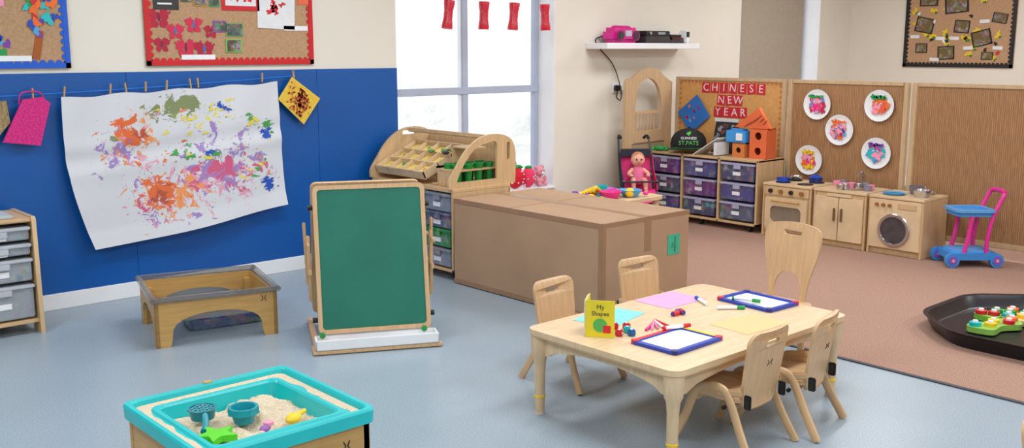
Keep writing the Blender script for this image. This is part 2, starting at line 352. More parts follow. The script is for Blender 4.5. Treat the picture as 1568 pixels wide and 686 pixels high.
def sheetobj():
    b=B(); bm=bmesh.new(); nx,nz=60,50
    g=[[bm.verts.new(sheet(i/nx,j/nz)) for i in range(nx+1)] for j in range(nz+1)]
    for j in range(nz):
        for i in range(nx): bm.faces.new((g[j][i],g[j][i+1],g[j+1][i+1],g[j+1][i]))
    b.mi(paint_sheet_mat())
    me=bpy.data.meshes.new('t'); bm.to_mesh(me); bm.free(); b.bm.from_mesh(me)
    ul=b.bm.loops.layers.uv.new('UVMap'); b.bm.verts.index_update()
    for fc in b.bm.faces:
        for lp in fc.loops:
            i=lp.vert.index; lp[ul].uv=((i%(nx+1))/nx,(i//(nx+1))/nz)
    k=[0]
    def f(a,c):
        return sheet(min(.995,max(.005,a)),min(.99,max(.01,c)),.002+k[0]*.000006)
    def cl(n,cx,cy,sx,sy,r0,r1,cs,spk=.6):
        for _ in range(n):
            k[0]+=1; a=random.gauss(cx,sx); c=random.gauss(cy,sy); m=random.choice(cs)
            if .03<a<.97 and .06<c<.94:
                r=r0+(r1-r0)*R()**1.8; an=U(0,3); b.splat(f,a,c,r,m,spk,24,U(.45,.9),an)
                for q in range(3):
                    k[0]+=1; aa=a+random.gauss(0,r*1.3); cc=c+random.gauss(0,r*1.6)
                    if .03<aa<.97 and .06<cc<.94: b.splat(f,aa,cc,U(.002,.006),m,.4,9,.7)
    O=M((222,104,52),.7);O2=M((232,142,78),.7);PU=M((158,128,192),.7);Y=M((228,212,70),.7);G=M((70,158,76),.7);OL=M((128,140,92),.7);BB=M((28,78,180),.7);LP=M((222,150,176),.7)
    cl(16,.28,.30,.10,.14,.004,.016,[O,O2,PU,LP]); cl(10,.62,.2,.15,.08,.008,.022,[Y,Y,O2]); cl(7,.68,.14,.04,.03,.012,.026,[G,BB,Y]); cl(5,.55,.38,.1,.1,.01,.022,[G,Y,OL])
    cl(5,.93,.40,.012,.02,.018,.030,[BB]); cl(4,.94,.35,.012,.02,.01,.022,[G]); cl(5,.91,.80,.012,.025,.018,.028,[BB]); cl(4,.64,.46,.02,.02,.014,.026,[BB,G]); cl(7,.90,.66,.03,.08,.008,.020,[Y,G,O2]); cl(3,.55,.50,.03,.03,.012,.022,[G,Y]); cl(4,.84,.22,.03,.04,.01,.02,[Y,G])
    b.done('hanging_painting')
sheetobj()
b=B(); SPK=M((222,186,64),.7,.1,60)
f=lambda a,c:(a,-.004,c)
b.prism([(3.394-.01,1.318),(3.593,1.168),(3.46,1.0),(3.275,1.175)],.003,SPK,'XZ')
for i in range(170):
    q=max(-.1,min(.1,random.gauss(0,1)*.05)); w=max(-.085,min(.085,random.gauss(0,1)*.05))
    b.splat(f,3.43+q*.75+w*.25,1.155+w*.9-q*.55,U(.003,.010),M((186,74,48),.7),.5,10)
b.done('hanging_painting',(0,yl-.011,0))
b=B(); HP=M((205,40,125),.8,.3,90,name='pink_mesh')
b.prism([(1.70,1.225),(1.80,1.235),(1.845,1.2),(1.775,.965),(1.58,.995)],.012,HP,'XZ'); b.tube(cr([(1.68,.006,1.2),(1.70,.006,1.26),(1.79,.006,1.262),(1.82,.006,1.21)]),.004,HP,6)
b.done('hanging_textile',(0,yl-.02,0))
b=B(); b.prism([(1.40,1.22),(1.62,1.22),(1.63,1.10),(1.56,1.02),(1.42,1.0)],.01,M((150,130,90),.8,.4,80,name='woven_straw'),'XZ'); b.done('hanging_textile',(0,yl-.006,0))
# ------------------------------------------------------------ lanterns
LR=tub((205,20,50),'lantern_foil',90,.35)
for i,(x,a) in enumerate(((4.67,8),(5.015,2),(5.32,6),(5.66,-3))):
    b=B(); b.T=T(0,0,-.25)@RY(a)
    b.lathe([(.034,-.1),(.040,-.1),(.042,-.085),(.034,-.03),(.034,.03),(.042,.085),(.040,.1),(.034,.1)],(0,0,0),LR,14)
    b.cyl(.042,.006,(0,0,.1),RED,seg=14); b.cyl(.042,.006,(0,0,-.1),RED,seg=14);b.T=Matrix.Identity(4)
    b.tube([(0,0,-.16),(0,0,.7)],.0015,OFF,5); b.done('paper_lantern',(x,5.88,2.0))
# ------------------------------------------------------------ left cabinet
CLR=tub((150,156,164),'clear_tub',30,.5)
def tray(b,x0,x1,y0,y1,z0,z1,mat,lip=None,label=True):
    b.bb(x0+.006,x1-.006,y0,y1,z0,z1-.012,mat,.006); b.bb(x0,x1,y0-.012,y1,z1-.018,z1,lip or mat,.004)
    b.bb((x0+x1)/2-.035,(x0+x1)/2+.035,y0-.014,y0-.004,z1-.05,z1-.015,lip or mat,.004)
    if label:
        b.bb((x0+x1)/2-.045,(x0+x1)/2+.03,y0-.003,y0,(z0+z1)/2-.03,(z0+z1)/2+.0,WHITE,.0005)
b=B()
H=.626
b.bb(-.98,0,0,.36,H-.022,H,WDZ,.006); b.bb(-.98,0,0,.36,.06,.08,WDZ); b.bb(-.97,-.02,.345,.36,.06,H-.02,WDZ)
b.prism([(-.02,0),(.10,0),(.10,.03),(.12,.05),(.26,.05),(.28,.03),(.28,0),(.40,0),(.385,.03),(.37,H-.01),(.36,H+.005),(.0,H+.005),(-.01,H-.01)],.022,WDZ,'YZ',(-.022,0,0))
b.bb(-.355,-.335,.0,.345,.06,H-.02,WDZ); b.bb(-.69,-.67,.0,.345,.06,H-.02,WDZ); b.bb(-.98,-.96,0,.36,0,H,WDZ)
for c in range(3):
    x1=-.028-c*.333; x0=x1-.3
    for z0,z1 in ((.09,.27),(.29,.41),(.43,.49),(.51,.58)): tray(b,x0,x1,.01,.33,z0,z1,CLR,M((185,190,198),.3))
b.bb(-.9,-.1,.02,.34,H,H+.02,M((190,195,200),.4),.006)
b.done('storage_cabinet',(1.6,5.53,0))
# ------------------------------------------------------------ low water tray table
def arch_panel(w,h,leg,ah,top=None):
    n=14; p=[(-w/2,0),(-w/2,h),(w/2,h),(w/2,0),(w/2-leg,0)]
    for i in range(n+1):
        t=math.pi*i/n; p.append(((w/2-leg-.01)*math.cos(t)*1.0,.04+(ah-.04)*math.sin(t)**.6 if 0<i<n else .04))
    p.append((-w/2+leg,0)); return p
b=B(); W_,D_=.62,.58
for y,s_ in ((-D_/2,1),(D_/2-.02,1)): b.prism(arch_panel(W_,.235,.07,.165),.02,WDG,'XZ',(0,y,0))
for x in (-W_/2,W_/2-.02): b.prism(arch_panel(D_,.235,.07,.165),.02,WDG,'YZ',(x,0,0))
for sx in (-1,1):
    for sy in (-1,1): b.bb(sx*(W_/2-.03)-.028,sx*(W_/2-.03)+.028,sy*(D_/2-.03)-.028,sy*(D_/2-.03)+.028,0.001,.2,WDG)
ACR=M((126,124,122),.06,.02,name='clear_acrylic',alpha=.5)
for x0,x1,y0,y1 in ((-.33,.33,-.31,-.28),(-.33,.33,.28,.31),(-.33,-.3,-.28,.28),(.3,.33,-.28,.28)): b.bb(x0,x1,y0,y1,.236,.262,ACR,.006)
for x0,x1,y0,y1 in ((-.3,.3,-.285,-.279),(-.3,.3,.279,.285),(-.3,-.294,-.28,.28),(.294,.3,-.28,.28)): b.bb(x0,x1,y0,y1,.13,.24,ACR,0)
b.bb(-.3,.3,-.28,.28,.128,.133,ACR,0)
for k in (-.012,0.012): b.tube([(.24+k,-D_/2-.001,.19),(.24+k*.3,-D_/2-.001,.205),(.24+k,-D_/2-.001,.22)],.002,BLACK,5)
b.done('water_play_table',(2.295,5.02,0),-15)
b=B(); b.bb(-.2,.2,-.1,.1,0,.05,tub((100,120,160),'toy_box',25,.9),.01)
for i in range(22): b.sph(.025,(U(-.17,.17),U(-.07,.07),.055),random.choice([BLUE,RED,GREEN,LBLUE,PURP,ORANGE]),(1.2,1,.6),seg=8)
b.done('toy_crate',(2.40,5.06,0),-10)
# ------------------------------------------------------------ easel
b=B()
GB=M((15,112,92),.55,.12,3.5,name='green_chalkboard')
def frame_panel(MT,w,h,inner,fr=.022):
    b.T=MT
    b.prism(rrect(w,h,.03,0,h/2),.022,WD,'XZ',(0,-.011,0),holes=[rrect(w-2*fr,h-2*fr,.018,0,h/2)])
    b.bb(-w/2+fr-.004,w/2-fr+.004,-.006,.006,fr-.004,h-fr+.004,inner,0)
    b.T=Matrix.Identity(4)
frame_panel(T(0,.03,.075)@RX(-12.5),.575,.755,GB); frame_panel(T(0,.49,.075)@RX(12.5),.575,.755,WHITE)
for sx in (-1,1):
    x=sx*.3
    b.beam((x,-.07,.018),(x,.55,.018),.03,.026,WD)
    b.beam((sx*.312,.16,.22),(sx*.318,.17,.56),.02,.035,WD); b.beam((sx*.322,.20,.30),(sx*.332,.23,.62),.016,.03,WD)
    b.beam((sx*.315,.10,.38),(sx*.315,.42,.38),.018,.028,WD); b.beam((sx*.32,.08,.52),(sx*.32,.4,.52),.014,.02,WD)
    for z in (.14,.7): b.cyl(.014,.025,(sx*.3,.06+(z-.08)*.22,z),BLACK,RY(90),seg=12)
b.bb(-.31,.31,-.085,.035,.02,.03,WHITE,.003); b.bb(-.31,.31,-.085,-.075,.02,.075,WHITE,.003); b.bb(-.31,-.3,-.085,.035,.02,.07,WHITE,.003); b.bb(.3,.31,-.085,.035,.02,.07,WHITE,.003); b.bb(-.31,.31,.028,.035,.02,.07,WHITE,.003)
b.bb(-.325,.325,-.09,.04,.004,.02,WD,.003)
for i in range(16): b.splat(lambda a,c:(a,c,.0312),U(-.27,.1),U(-.06,.01),U(.008,.02),random.choice([ORANGE,LPINK,YEL,LBLUE]),.5,12,1.5)
b.box((.025,.025,.03),(-.27,.01,.075),GREEN,.006); b.box((.025,.025,.03),(.25,.01,.075),GREEN,.006)
b.done('easel',(2.775,4.11,0),-27)
# ------------------------------------------------------------ cardboard box
CB=M((172,139,110),.85,.05,3,name='cardboard'); TAPE=M((154,119,90),.35,.05,name='brown_tape')
b=B(); bx,by,bh=.76,1.30,.55
b.bb(-bx/2,bx/2,-by/2,by/2,0,bh,CB,.008)
b.bb(-.03,.03,-by/2-.001,by/2+.001,bh-.2,bh+.0012,TAPE,.0005)
b.bb(-bx/2-.0015,-bx/2+.03,-by/2-.0015,-by/2+.03,.0,bh-.01,TAPE,.001)
b.bb(-bx/2-.0012,-bx/2+.012,-by/2,by/2,bh-.03,bh+.0012,TAPE,.001); b.bb(-bx/2,bx/2,-by/2-.0012,-by/2+.012,bh-.025,bh+.0012,TAPE,.001)
b.bb(-bx/2-.001,-bx/2,-by/2,by/2,0,.03,TAPE,.0)
b.bb(-bx/2,bx/2,.12,.123,bh,bh+.0009,M((130,100,74),.8),0)
b.bb(.18,.29,-by/2-.003,-by/2-.001,.3,.42,M((60,175,140),.6),.0); b.text('TO: \nPRESTON',.022,BLACK,T(.235,-by/2-.0035,.36)@RY(-90),.0003)
b.done('cardboard_box',(4.33,4.29,CZ))
# ------------------------------------------------------------ curved display unit
b=B(); L=.46
DGREY=tub((88,98,120),'tub_slate',22,.6); DGRN=tub((40,130,70),'tub_green',22,.5); DCL=tub((130,136,150),'tub_frost',22,.6); DPU=tub((70,80,150),'tub_blue',22,.5)
b.bb(-L,L,0,.5,.575,.6,WDZ,.004); b.bb(-L,L,0,.5,.05,.07,WDZ); b.bb(-L,L,.48,.5,.05,.58,WDZ)
for x in (-L,-.157,.135,L-.02): b.bb(x,x+.02,0,.49,.05,.58,WDZ)
for c,(x0,x1) in enumerate(((-L+.022,-.16),(-.135,.133),(.157,L-.022))):
    for r,(z0,z1) in enumerate(((.08,.2),(.21,.33),(.335,.44),(.445,.565))):
        tray(b,x0,x1,.0,.45,z0,z1,[[DCL,DGRN,DGREY,DCL],[DPU,DCL,DGREY,DPU],[DCL,DPU,DGRN,DGREY]][2-c][r])
for x in (-.4,.4):
    for y in (.06,.44): b.cyl(.02,.03,(x,y,.02),BLACK,RY(90)); b.cyl(.006,.03,(x,y,.042),CHROME)
outer=[(-.02,.6),(-.015,.66),(.04,.74),(.11,.83),(.2,.9),(.3,.935),(.42,.935),(.51,.90),(.55,.83),(.555,.72),(.55,.6)]
o2=[(p.x,p.y) for p in cr([(a,c,0) for a,c in outer],5)]
i2=[(p.x,p.y) for p in cr([(a,c,0) for a,c in [(.04,.64),(.08,.72),(.15,.81),(.22,.86),(.31,.885),(.38,.885),(.39,.80),(.39,.64)]],4)]
i3=rrect(.03,.12,.014,.49,.82)
b.prism(o2,.02,WDZ,'YZ',(L-.03,0,0),holes=[i2,i3]); b.prism(o2,.02,WDZ,'YZ',(-L,0,0),holes=[rrect(.12,.03,.014,.32,.9)])
b.bb(-L+.02,L-.03,.50,.515,.6,.88,WDZ); b.bb(-L+.02,L-.03,.3,.33,.905,.935,WDZ,.008)
b.T=T(-.15,.21,.72)@RX(24)
b.bb(-.28,.28,-.2,.2,-.01,.0,WDL)
for y in (-.2,-.07,.06,.19): b.bb(-.28,.28,y,y+.012,0,.05,WDL,.002)
for x in (-.28,-.14,0,.14,.268): b.bb(x,x+.012,-.2,.2,0,.05,WDL,.002)
for i in range(4):
    for j in range(3):
        b.bb(-.265+i*.14,-.15+i*.14,-.185+j*.13,-.075+j*.13,.001,.02,M((240,212,110),.6),.004)
        for q in range((i+j)%2): b.sph(.014,(-.21+i*.14+U(-.03,.03),-.13+j*.13+U(-.03,.03),.028),random.choice([WDG,YEL,YEL,GREEN]),seg=8)
b.T=Matrix.Identity(4)
b.bb(.16,.42,.06,.46,.602,.614,WDZ); b.bb(.22,.40,.06,.46,.70,.712,WDZ); b.bb(.2,.215,.2,.34,.6,.85,WDZ); b.bb(.2,.4,.2,.34,.84,.852,WDZ)
for y in (.06,.45): b.bb(.22,.40,y,y+.012,.614,.7,WDZ)
for x in (.27,.36):
    for y in (.12,.21,.3,.39): b.lathe([(0,0),(.022,0),(.032,.12),(.037,.12),(.037,.13),(.028,.13),(.02,.02)],(x,y,.616),M((20,140,60),.4),14)
b.bb(.1,.13,.12,.3,.7,.72,M((60,90,60),.6))
for i in range(7): b.sph(.022,(U(-.05,.15),U(.2,.35),.8),random.choice([GREEN,DARK,M((90,140,60),.6)]),(1,1.4,.6),seg=8)
b.done('display_shelf_unit',(3.97,5.43,0.0062),-90)
# ------------------------------------------------------------ play table with toy food behind the box
b=B(); b.prism(rrect(.62,.55,.06),.025,WDL,'XY',(0,0,.415))
for sx in (-1,1):
    for sy in (-1,1): b.cyl(.022,.415,(sx*.26,sy*.22,.2075),WDL,r2=.026)
b.done('play_table',(5.35,4.87,CZ))
b=B()
for i in range(2): b.lathe([(0,0),(.05,0),(.08,.05),(.085,.05),(.055,.004)],(-.05+.17*i,-.05-.04*i,.0),[PINK,LBLUE][i],18)
for i in range(5): b.tube(cr([(-.2+.01*i,.1-.02*i,.02+.008*i),(-.14,.09-.02*i,.045+.008*i),(-.08,.11-.02*i,.02+.008*i)]),.015,YEL,8)
for i in range(16): b.sph(U(.02,.032),(U(-.24,.24),U(-.18,.2),.022),random.choice([YEL,RED,GREEN,ORANGE,PINK,LBLUE,PURP]),(1,1,.6),seg=10)
b.box((.14,.1,.04),(.1,.12,.02),M((200,80,200),.4),.01); b.lathe([(0,0),(.04,0),(.045,.07),(.042,.07),(.037,.004)],(.02,.1,0),TEAL,16); b.sph(.035,(.08,-.12,.035),YEL)
b.done('toy_food_set',(5.3,4.82,.4475))
# ------------------------------------------------------------ plush on sill
b=B(); b.sph(.085,(0,0,.094),M((215,25,50),.9,.1,60,.3),(1,.8,1.1))
for i in range(24):
    a=U(0,6.28);z=U(-.7,.7); q=math.sqrt(1-z*z); b.sph(.007,(.087*q*math.cos(a),.07*q*math.sin(a),.09+.095*z),WHITE,seg=6)
for i in range(6): b.sph(.03,(.035*math.cos(i*1.05),.03*math.sin(i*1.05),.18),GREEN,(1.3,.5,.5),RZ(60*i),8)
b.sph(.02,(.0,0,.2),GREEN,(.6,.6,1.6),seg=8)
b.done('strawberry_plush',(5.50,YA+.07,.361))
b=B(); b.sph(.07,(0,0,.084),M((235,60,100),.9,.1,60,.3),(.9,.8,1.2))
for i in range(20):
    a=U(0,6.28);z=U(-.7,.7); q=math.sqrt(1-z*z); b.sph(.006,(.064*q*math.cos(a),.057*q*math.sin(a),.08+.085*z),WHITE,seg=6)
b.sph(.03,(0,0,.165),GREEN,(1.2,1,.6),seg=8); b.done('strawberry_plush',(5.64,YA+.06,.361))
b=B(); PKF=M((225,150,165),.95,.15,60,.4)
b.sph(.05,(0,0,.041),PKF,(1,.8,.8)); b.sph(.042,(0,-.01,.12),PKF)
for s_ in (-1,1): b.sph(.02,(s_*.035,0,.155),PKF,seg=8); b.sph(.02,(s_*.045,-.03,.06),PKF,(.8,.8,1.4),seg=8); b.sph(.02,(s_*.03,-.05,.02),PKF,seg=8); b.sph(.005,(s_*.015,-.048,.13),BLACK,seg=6)
b.sph(.014,(0,-.05,.112),WHITE,seg=8); b.done('teddy_bear',(5.77,YA+.07,.361))
# ------------------------------------------------------------ wall shelf, radio
b=B(); b.bb(6.25,7.5,YA-.25,YA,1.5,1.55,WHITE,.003); b.done('wall_shelf')
b=B(); b.box((.34,.17,.13),(0,0,.065),M((215,40,145),.35),.035)
for s_ in (-1,1): b.cyl(.045,.01,(s_*.1,-.088,.062),M((120,20,80),.4),RX(90)); b.cyl(.03,.014,(s_*.1,-.09,.062),DARK,RX(90))
b.box((.08,.01,.05),(0,-.088,.08),M((180,190,200),.3),.002); b.tube(cr([(-.13,0,.11),(-.1,0,.138),(0,0,.14),(.1,0,.138),(.13,0,.11)]),.009,M((200,30,130),.35),8)
b.done('portable_radio',(6.55,YA-.13,1.551))
b=B(); b.box((.34,.2,.06),(0,0,.03),DARK,.006); b.box((.33,.19,.045),(0.005,0,.083),BLACK,.006); b.box((.1,.004,.02),(.05,-.097,.085),M((150,160,170),.3)); b.cyl(.013,.02,(-.11,-.1,.085),CHROME,RX(90)); b.done('stereo_receiver',(6.93,YA-.13,1.551))
b=B(); b.box((.2,.16,.03),(0,0,.015),DARK,.004); b.box((.16,.15,.02),(.02,0,.041),M((90,30,30),.4),.003); b.box((.18,.14,.025),(-.01,0,.064),BLACK,.003,RZ(6)); b.done('disc_player',(7.23,YA-.12,1.551))
b=B(); b.box((.05,.09,.12),(0,0,.06),WHITE,.01); b.box((.035,.01,.05),(0,-.046,.08),DARK,.002); b.done('charging_dock',(7.43,YA-.12,1.551))
b=B(); b.box((.15,.01,.09),(0,-.005,0),WHITE,.003); b.box((.05,.04,.05),(-.035,-.03,0),BLACK,.006); b.box((.05,.04,.05),(.04,-.03,0),WHITE,.006)
b.tube(cr([(-.035,-.04,-.01),(-.06,-.05,-.08),(-.02,-.06,-.1),(.0,-.04,0),(-.08,-.02,.2),(-.24,-.012,.34),(-.3,-.012,.42),(-.22,-.03,.45)],8),.005,BLACK,6)
b.done('power_socket',(6.66,YA,1.16))
# ------------------------------------------------------------ partition screens
def slat_mat(rgb,name,k=60):
    m,nt,bs=nodes(name); c=lin(rgb)
    w=tex(nt,'ShaderNodeTexWave',k); w.bands_direction='X'; w.inputs['Distortion'].default_value=.4
    n=tex(nt,'ShaderNodeTexNoise',6,(14,1,1.5),Detail=4)
    a=mixcol(nt,ramp(nt,n.outputs['Fac'],.35,.65),[x*.78 for x in c],[x*1.14 for x in c])
    nt.links.new(mixcol(nt,ramp(nt,w.outputs['Fac'],0,.35),[x*.55 for x in c],a),bs.inputs['Base Color'])
    bump(nt,bs,w.outputs['Fac'],.3,.004); bs.inputs['Roughness'].default_value=.6; return m
SLAT=slat_mat((170,126,84),'reed_slats',22)
def screen(name,w,loc,inner,rz=-90,extra=None,h=1.245):
    b=B(); e=.045
    for x0 in (0,w-e): b.bb(x0,x0+e,0,.03,0.02,h,WDP,.006)
    b.bb(e,w-e,0,.03,h-.03,h,WDP,.004); b.bb(e,w-e,0,.03,.08,.12,WDP,.004)
    b.bb(e,w-e,.010,.022,.12,h-.03,inner,0)
    for x in (.03,w-.03): b.box((.05,.13,.02),(x,.06,.01),WDP,.004)
    for z in (.3,.95): b.cyl(.008,.06,(.008,.038,z),CHROME,seg=10)
    if extra: extra(b)
    b.done(name,loc,rz)
screen('partition_screen',1.05,(7.3,4.665,CZ),SLAT)
screen('partition_screen',1.05,(7.3,3.595,CZ),SLAT)
screen('partition_screen',1.05,(7.3,2.525,CZ),SLAT)
screen('partition_screen',1.05,(7.3,1.455,CZ),SLAT)
COR=M((208,154,90),.8,.08,30,name='orange_backing')
def cny(b):
    rw=M((196,34,52),.7)
    for txt,x,z,dx,s_ in (('CHINESE',.63,1.155,.096,.08),('NEW',.60,1.05,.09,.075),('YEAR',.61,.945,.088,.085)):
        n=len(txt)
        for i,ch in enumerate(txt):
            xx=x+(i-(n-1)/2)*dx; a=U(-6,6)
            b.box((.086,.003,.092),(xx,.008,z),rw,0,RY(a)); b.text(ch,.096,M((240,212,210),.7),T(xx,.006,z)@RY(a),.0008)
    bc=M((188,120,60),.7)
    for i in range(26): b.cyl(.014,.003,(.065+i*.0416,.0085,1.205),bc,RX(90),seg=10)
    for i in range(24):
        for x in (.055,1.115): b.cyl(.014,.003,(x,.0085,.15+i*.045),bc,RX(90),seg=10)
    b.bb(.45,.7,.007,.0085,.86,.89,OFF,0)
screen('partition_screen',1.17,(7.3,5.85,CZ),COR,extra=cny)
for (y,z,s1) in ((4.38,1.056,0),(3.844,1.068,1),(4.17,.862,2),(4.43,.60,3),(3.845,.70,4)):
    b=B(); b.cyl(.118,.004,(0,0,0),WHITE,RX(90),seg=32); b.lathe([(.118,0),(.122,.006),(.095,.0),(.095,-.002)],(0,-.003,0),WHITE,32,RX(90))
    pal=[[M((230,60,110),.6),LPINK,M((120,140,200),.6),M((200,30,80),.6),PINK],[M((225,90,60),.6),ORANGE,LPINK,M((240,150,110),.6)],[PURP,RED,ORANGE,LBLUE,BLUE,LPINK],[YEL,PINK,ORANGE,LPINK],[LPINK,LBLUE,TEAL,PINK,LBLUE]][s1]
    for i in range(46):
        a=U(0,6.28); q=U(0,.062); b.splat(lambda a_,c_,i=i:(a_,-.006-.0002*i,c_),q*math.cos(a),q*math.sin(a)-.006,U(.010,.03),random.choice(pal),.6)
    hair=[GREEN,GREEN,ORANGE,YEL,PURP][s1]
    for i in range(5): b.splat(lambda a_,c_,i=i:(a_,-.016,c_),-.05+.025*i,.065,U(.010,.02),hair,.5)
    for s_ in (-1,1): b.splat(lambda a_,c_:(a_,-.017,c_),s_*.02,.015,.009,WHITE,.1); b.splat(lambda a_,c_:(a_,-.0175,c_),s_*.02,.013,.005,BLACK,.1)
    b.done('paper_plate_face',(7.293,y,z),-90)
b=B(); b.box((.27,.003,.24),(0,0,0),M((40,110,190),.7),0,RY(-38))
for i in range(9): b.splat(lambda a_,c_:(a_,-.003,c_),U(-.08,.08),U(-.08,.08),U(.008,.02),[PURP,ORANGE,M((120,180,230),.6),RED][i%4],.4)
b.done('hanging_painting',(7.285,5.62,.92),-90)
b=B(); aw=.72
out=[(-aw/2,0),(-aw/2,1.22)]+[(p.x,p.y) for p in cr([(-aw/2+.02,1.235,0),(-.26,1.245,0),(-.2,1.285,0),(-.1,1.32,0),(.02,1.33,0),(.13,1.31,0),(.22,1.26,0),(.3,1.22,0),(aw/2,1.2,0)],4)]+[(aw/2,0)]
hole=[(p.x,p.y) for p in cr([(-.21,.78,0),(-.215,1.02,0),(-.16,1.18,0),(-.02,1.24,0),(.12,1.18,0),(.19,1.02,0),(.19,.78,0)],5)]
b.prism(out,.03,WDP,'XZ',(0,0,0),holes=[hole,rrect(.52,.55,.03,0,.40)]); b.bb(-.27,.27,.012,.018,.11,.69,M((170,150,120),.5),0)
for i in range(6): b.bb(-.15+i*.055,-.13+i*.055,.035,.045,.78,.92,WD)
b.bb(-.2,.19,.033,.047,.92,.95,WD)
b.done('arched_play_screen',(6.88,5.80,CZ),6)
# ------------------------------------------------------------ nine tray storage
b=B(); w=1.17; H=.60; PT=[tub((78,76,130),'tub_violet',20,.5),tub((76,76,108),'tub_greyviolet',20,.75),tub((100,54,118),'tub_purple',20,.65)]
b.bb(-w/2,w/2,0,.38,H-.02,H,WDZ,.004); b.bb(-w/2,w/2,0,.38,.055,.075,WDZ); b.bb(-w/2,w/2,.365,.38,.055,H-.02,WDZ)
for x in (-w/2,-w/6-.01,w/6-.01,w/2-.02): b.bb(x,x+.02,0,.38,.055,H,WDZ)
for c in range(3):
    x0=-w/2+.03+c*(w/3-.004); x1=x0+w/3-.052
    for r in range(3): z0=.09+r*.165; tray(b,x0,x1,.0,.34,z0,z0+.145,PT[(c+r)%3] if not(c==2 and r==0) else DGREY,tub((170,170,200),'tub_lip',20,.1))
for x in (-.5,.5,0):
    for y in (.05,.33): b.cyl(.022,.024,(x,y,.022),BLACK,RY(90)); b.cyl(.008,.03,(x,y,.045),CHROME)
b.done('tray_storage_unit',(6.86,5.21,CZ),-90)
zt=.6065
b=B(); CAP=M((28,26,28),.8,.2,40)
b.lathe([(.115,0),(.118,.03),(.112,.07),(.092,.105),(.055,.13),(.02,.14),(0,.141)],(0,0,.025),CAP,28,sc=(1.1,1.15,1)); b.sph(.01,(0,0,.167),CAP,seg=8)
br=[(.11*math.cos(math.radians(a)),-.11*math.sin(math.radians(a))) for a in range(10,171,10)]
br2=[(.15*math.cos(math.radians(a)),-.08-.15*math.sin(math.radians(a))) for a in range(170,9,-10)]
b.prism(br+br2,.006,M((30,80,40),.8),'XY',(0,0,.02),warp=lambda v:Vector((v.x,v.y,v.z-.9*v.x*v.x+.02)))
b.text('GUINNESS',.024,WHITE,T(0,-.136,.105)@RX(-14),.001); b.text('ST.PATS',.040,M((90,190,90),.6),T(0,-.142,.072)@RX(-8),.0015); b.splat(lambda a,c:(a,-.127,c),0,.138,.014,M((90,200,90),.6),.3)
o=b.done('baseball_cap',(7.03,5.47,zt),-52); o.scale=(1.22,1.1,1.25)
b=B(); b.sph(.035,(0,0,.025),GREEN,(1.6,1,.7),seg=12); b.sph(.022,(.06,.015,.02),GREEN,seg=10); b.sph(.018,(-.055,0,.018),M((80,200,100),.6),seg=10); b.done('green_soft_toy',(6.90,5.69,zt),-75)
b=B(); b.T=T(0,0,.005)@RX(-14); b.bb(-.12,.12,0,.01,0,.27,BLACK,.002)
for i in range(20): b.splat(lambda a,c:(a,-.002,c),U(-.09,.09),U(.03,.24),U(.01,.025),random.choice([M((60,80,120),.6),M((110,60,60),.6),DARK,M((140,140,150),.6)]),.5)
b.done('framed_picture',(7.14,5.19,zt),-90)
b=B(); b.T=RY(-32); b.bb(-.16,.13,-.1,.1,0,.006,WHITE,.001); b.T=Matrix.Identity(4); b.bb(.07,.10,-.09,.09,-.075,.035,M((220,225,230),.5)); b.done('white_ramp',(6.97,5.16,zt+.083),-90)
def holebox(b,w,h,d,mat,rows=2):
    b.prism(rrect(w,h,.01,0,h/2),.012,mat,'XZ',(0,0,0),holes=[circ(w*.2,0,h*(i+.5)/rows,14) for i in range(rows)]); b.bb(-w/2,w/2,d-.01,d,0,h,mat); b.bb(-w/2,-w/2+.01,.012,d-.01,0,h,mat); b.bb(w/2-.01,w/2,.012,d-.01,0,h,mat); b.bb(-w/2,w/2,.0,d,h-.01,h,mat)
b=B(); OR=M((220,104,56),.6); b.T=T(.0,0,0); holebox(b,.16,.25,.14,OR); b.T=T(0,.02,.25)
b.prism([(-.25,0),(.10,0),(-.02,.17)],.04,OR,'XZ')
for i in range(7): b.box((.05,.004,.008),(-.13+.03*i,-.003,.02+.015*i if i<4 else .11-.02*i+.06),M((160,70,40),.6),0,RY(-40))
b.T=Matrix.Identity(4); b.done('toy_house',(6.98,4.72,zt),-90)
b=B(); holebox(b,.12,.12,.12,M((205,120,60),.6),1); b.bb(-.14,.06,0.01,.13,.121,.22,M((60,150,220),.5),.006); b.bb(-.03,.03,-.002,.012,.14,.20,WHITE); b.bb(-.10,.02,.02,.1,.22,.235,M((60,150,220),.5)); b.done('toy_blocks',(6.96,4.895,zt),-90)
# ------------------------------------------------------------ play kitchen
def kbody(b,w,h=.435,d=.38):
    b.bb(-w/2,w/2,-.006,d,h-.02,h,WDL,.004); b.bb(-w/2,-w/2+.018,0,d,0,h-.02,WDZ); b.bb(w/2-.018,w/2,0,d,0,h-.02,WDZ); b.bb(-w/2,w/2,d-.01,d,0,h,WDZ); b.bb(-w/2+.01,w/2-.01,.02,.03,.0,.05,WDZ)
    b.bb(-w/2+.02,w/2-.02,.004,.016,.05,h-.022,WDZ)
b=B(); w=.44; kbody(b,w)
b.bb(-w/2+.02,w/2-.02,-.006,.006,.34,.41,WDZ)
for i in range(4): b.cyl(.017,.022,(-.14+.093*i,-.014,.375),M((150,100,50),.5) if i%2 else BLACK,RX(90),seg=14)
b.prism(rrect(.38,.25,.02,0,.2),.014,WDL,'XZ',(0,-.012,0),holes=[rrect(.28,.13,.04,0,.19)]); b.bb(-.14,.14,-.002,.003,.12,.26,M((135,122,105),.15),0)
b.tube([(-.12,-.012,.3),(-.12,-.035,.3),(.12,-.035,.3),(.12,-.012,.3)],.008,WDG,8)
for x in (-.1,.1):
    for y in (.1,.27): b.cyl(.06,.006,(x,y,.438),BLACK,seg=20)
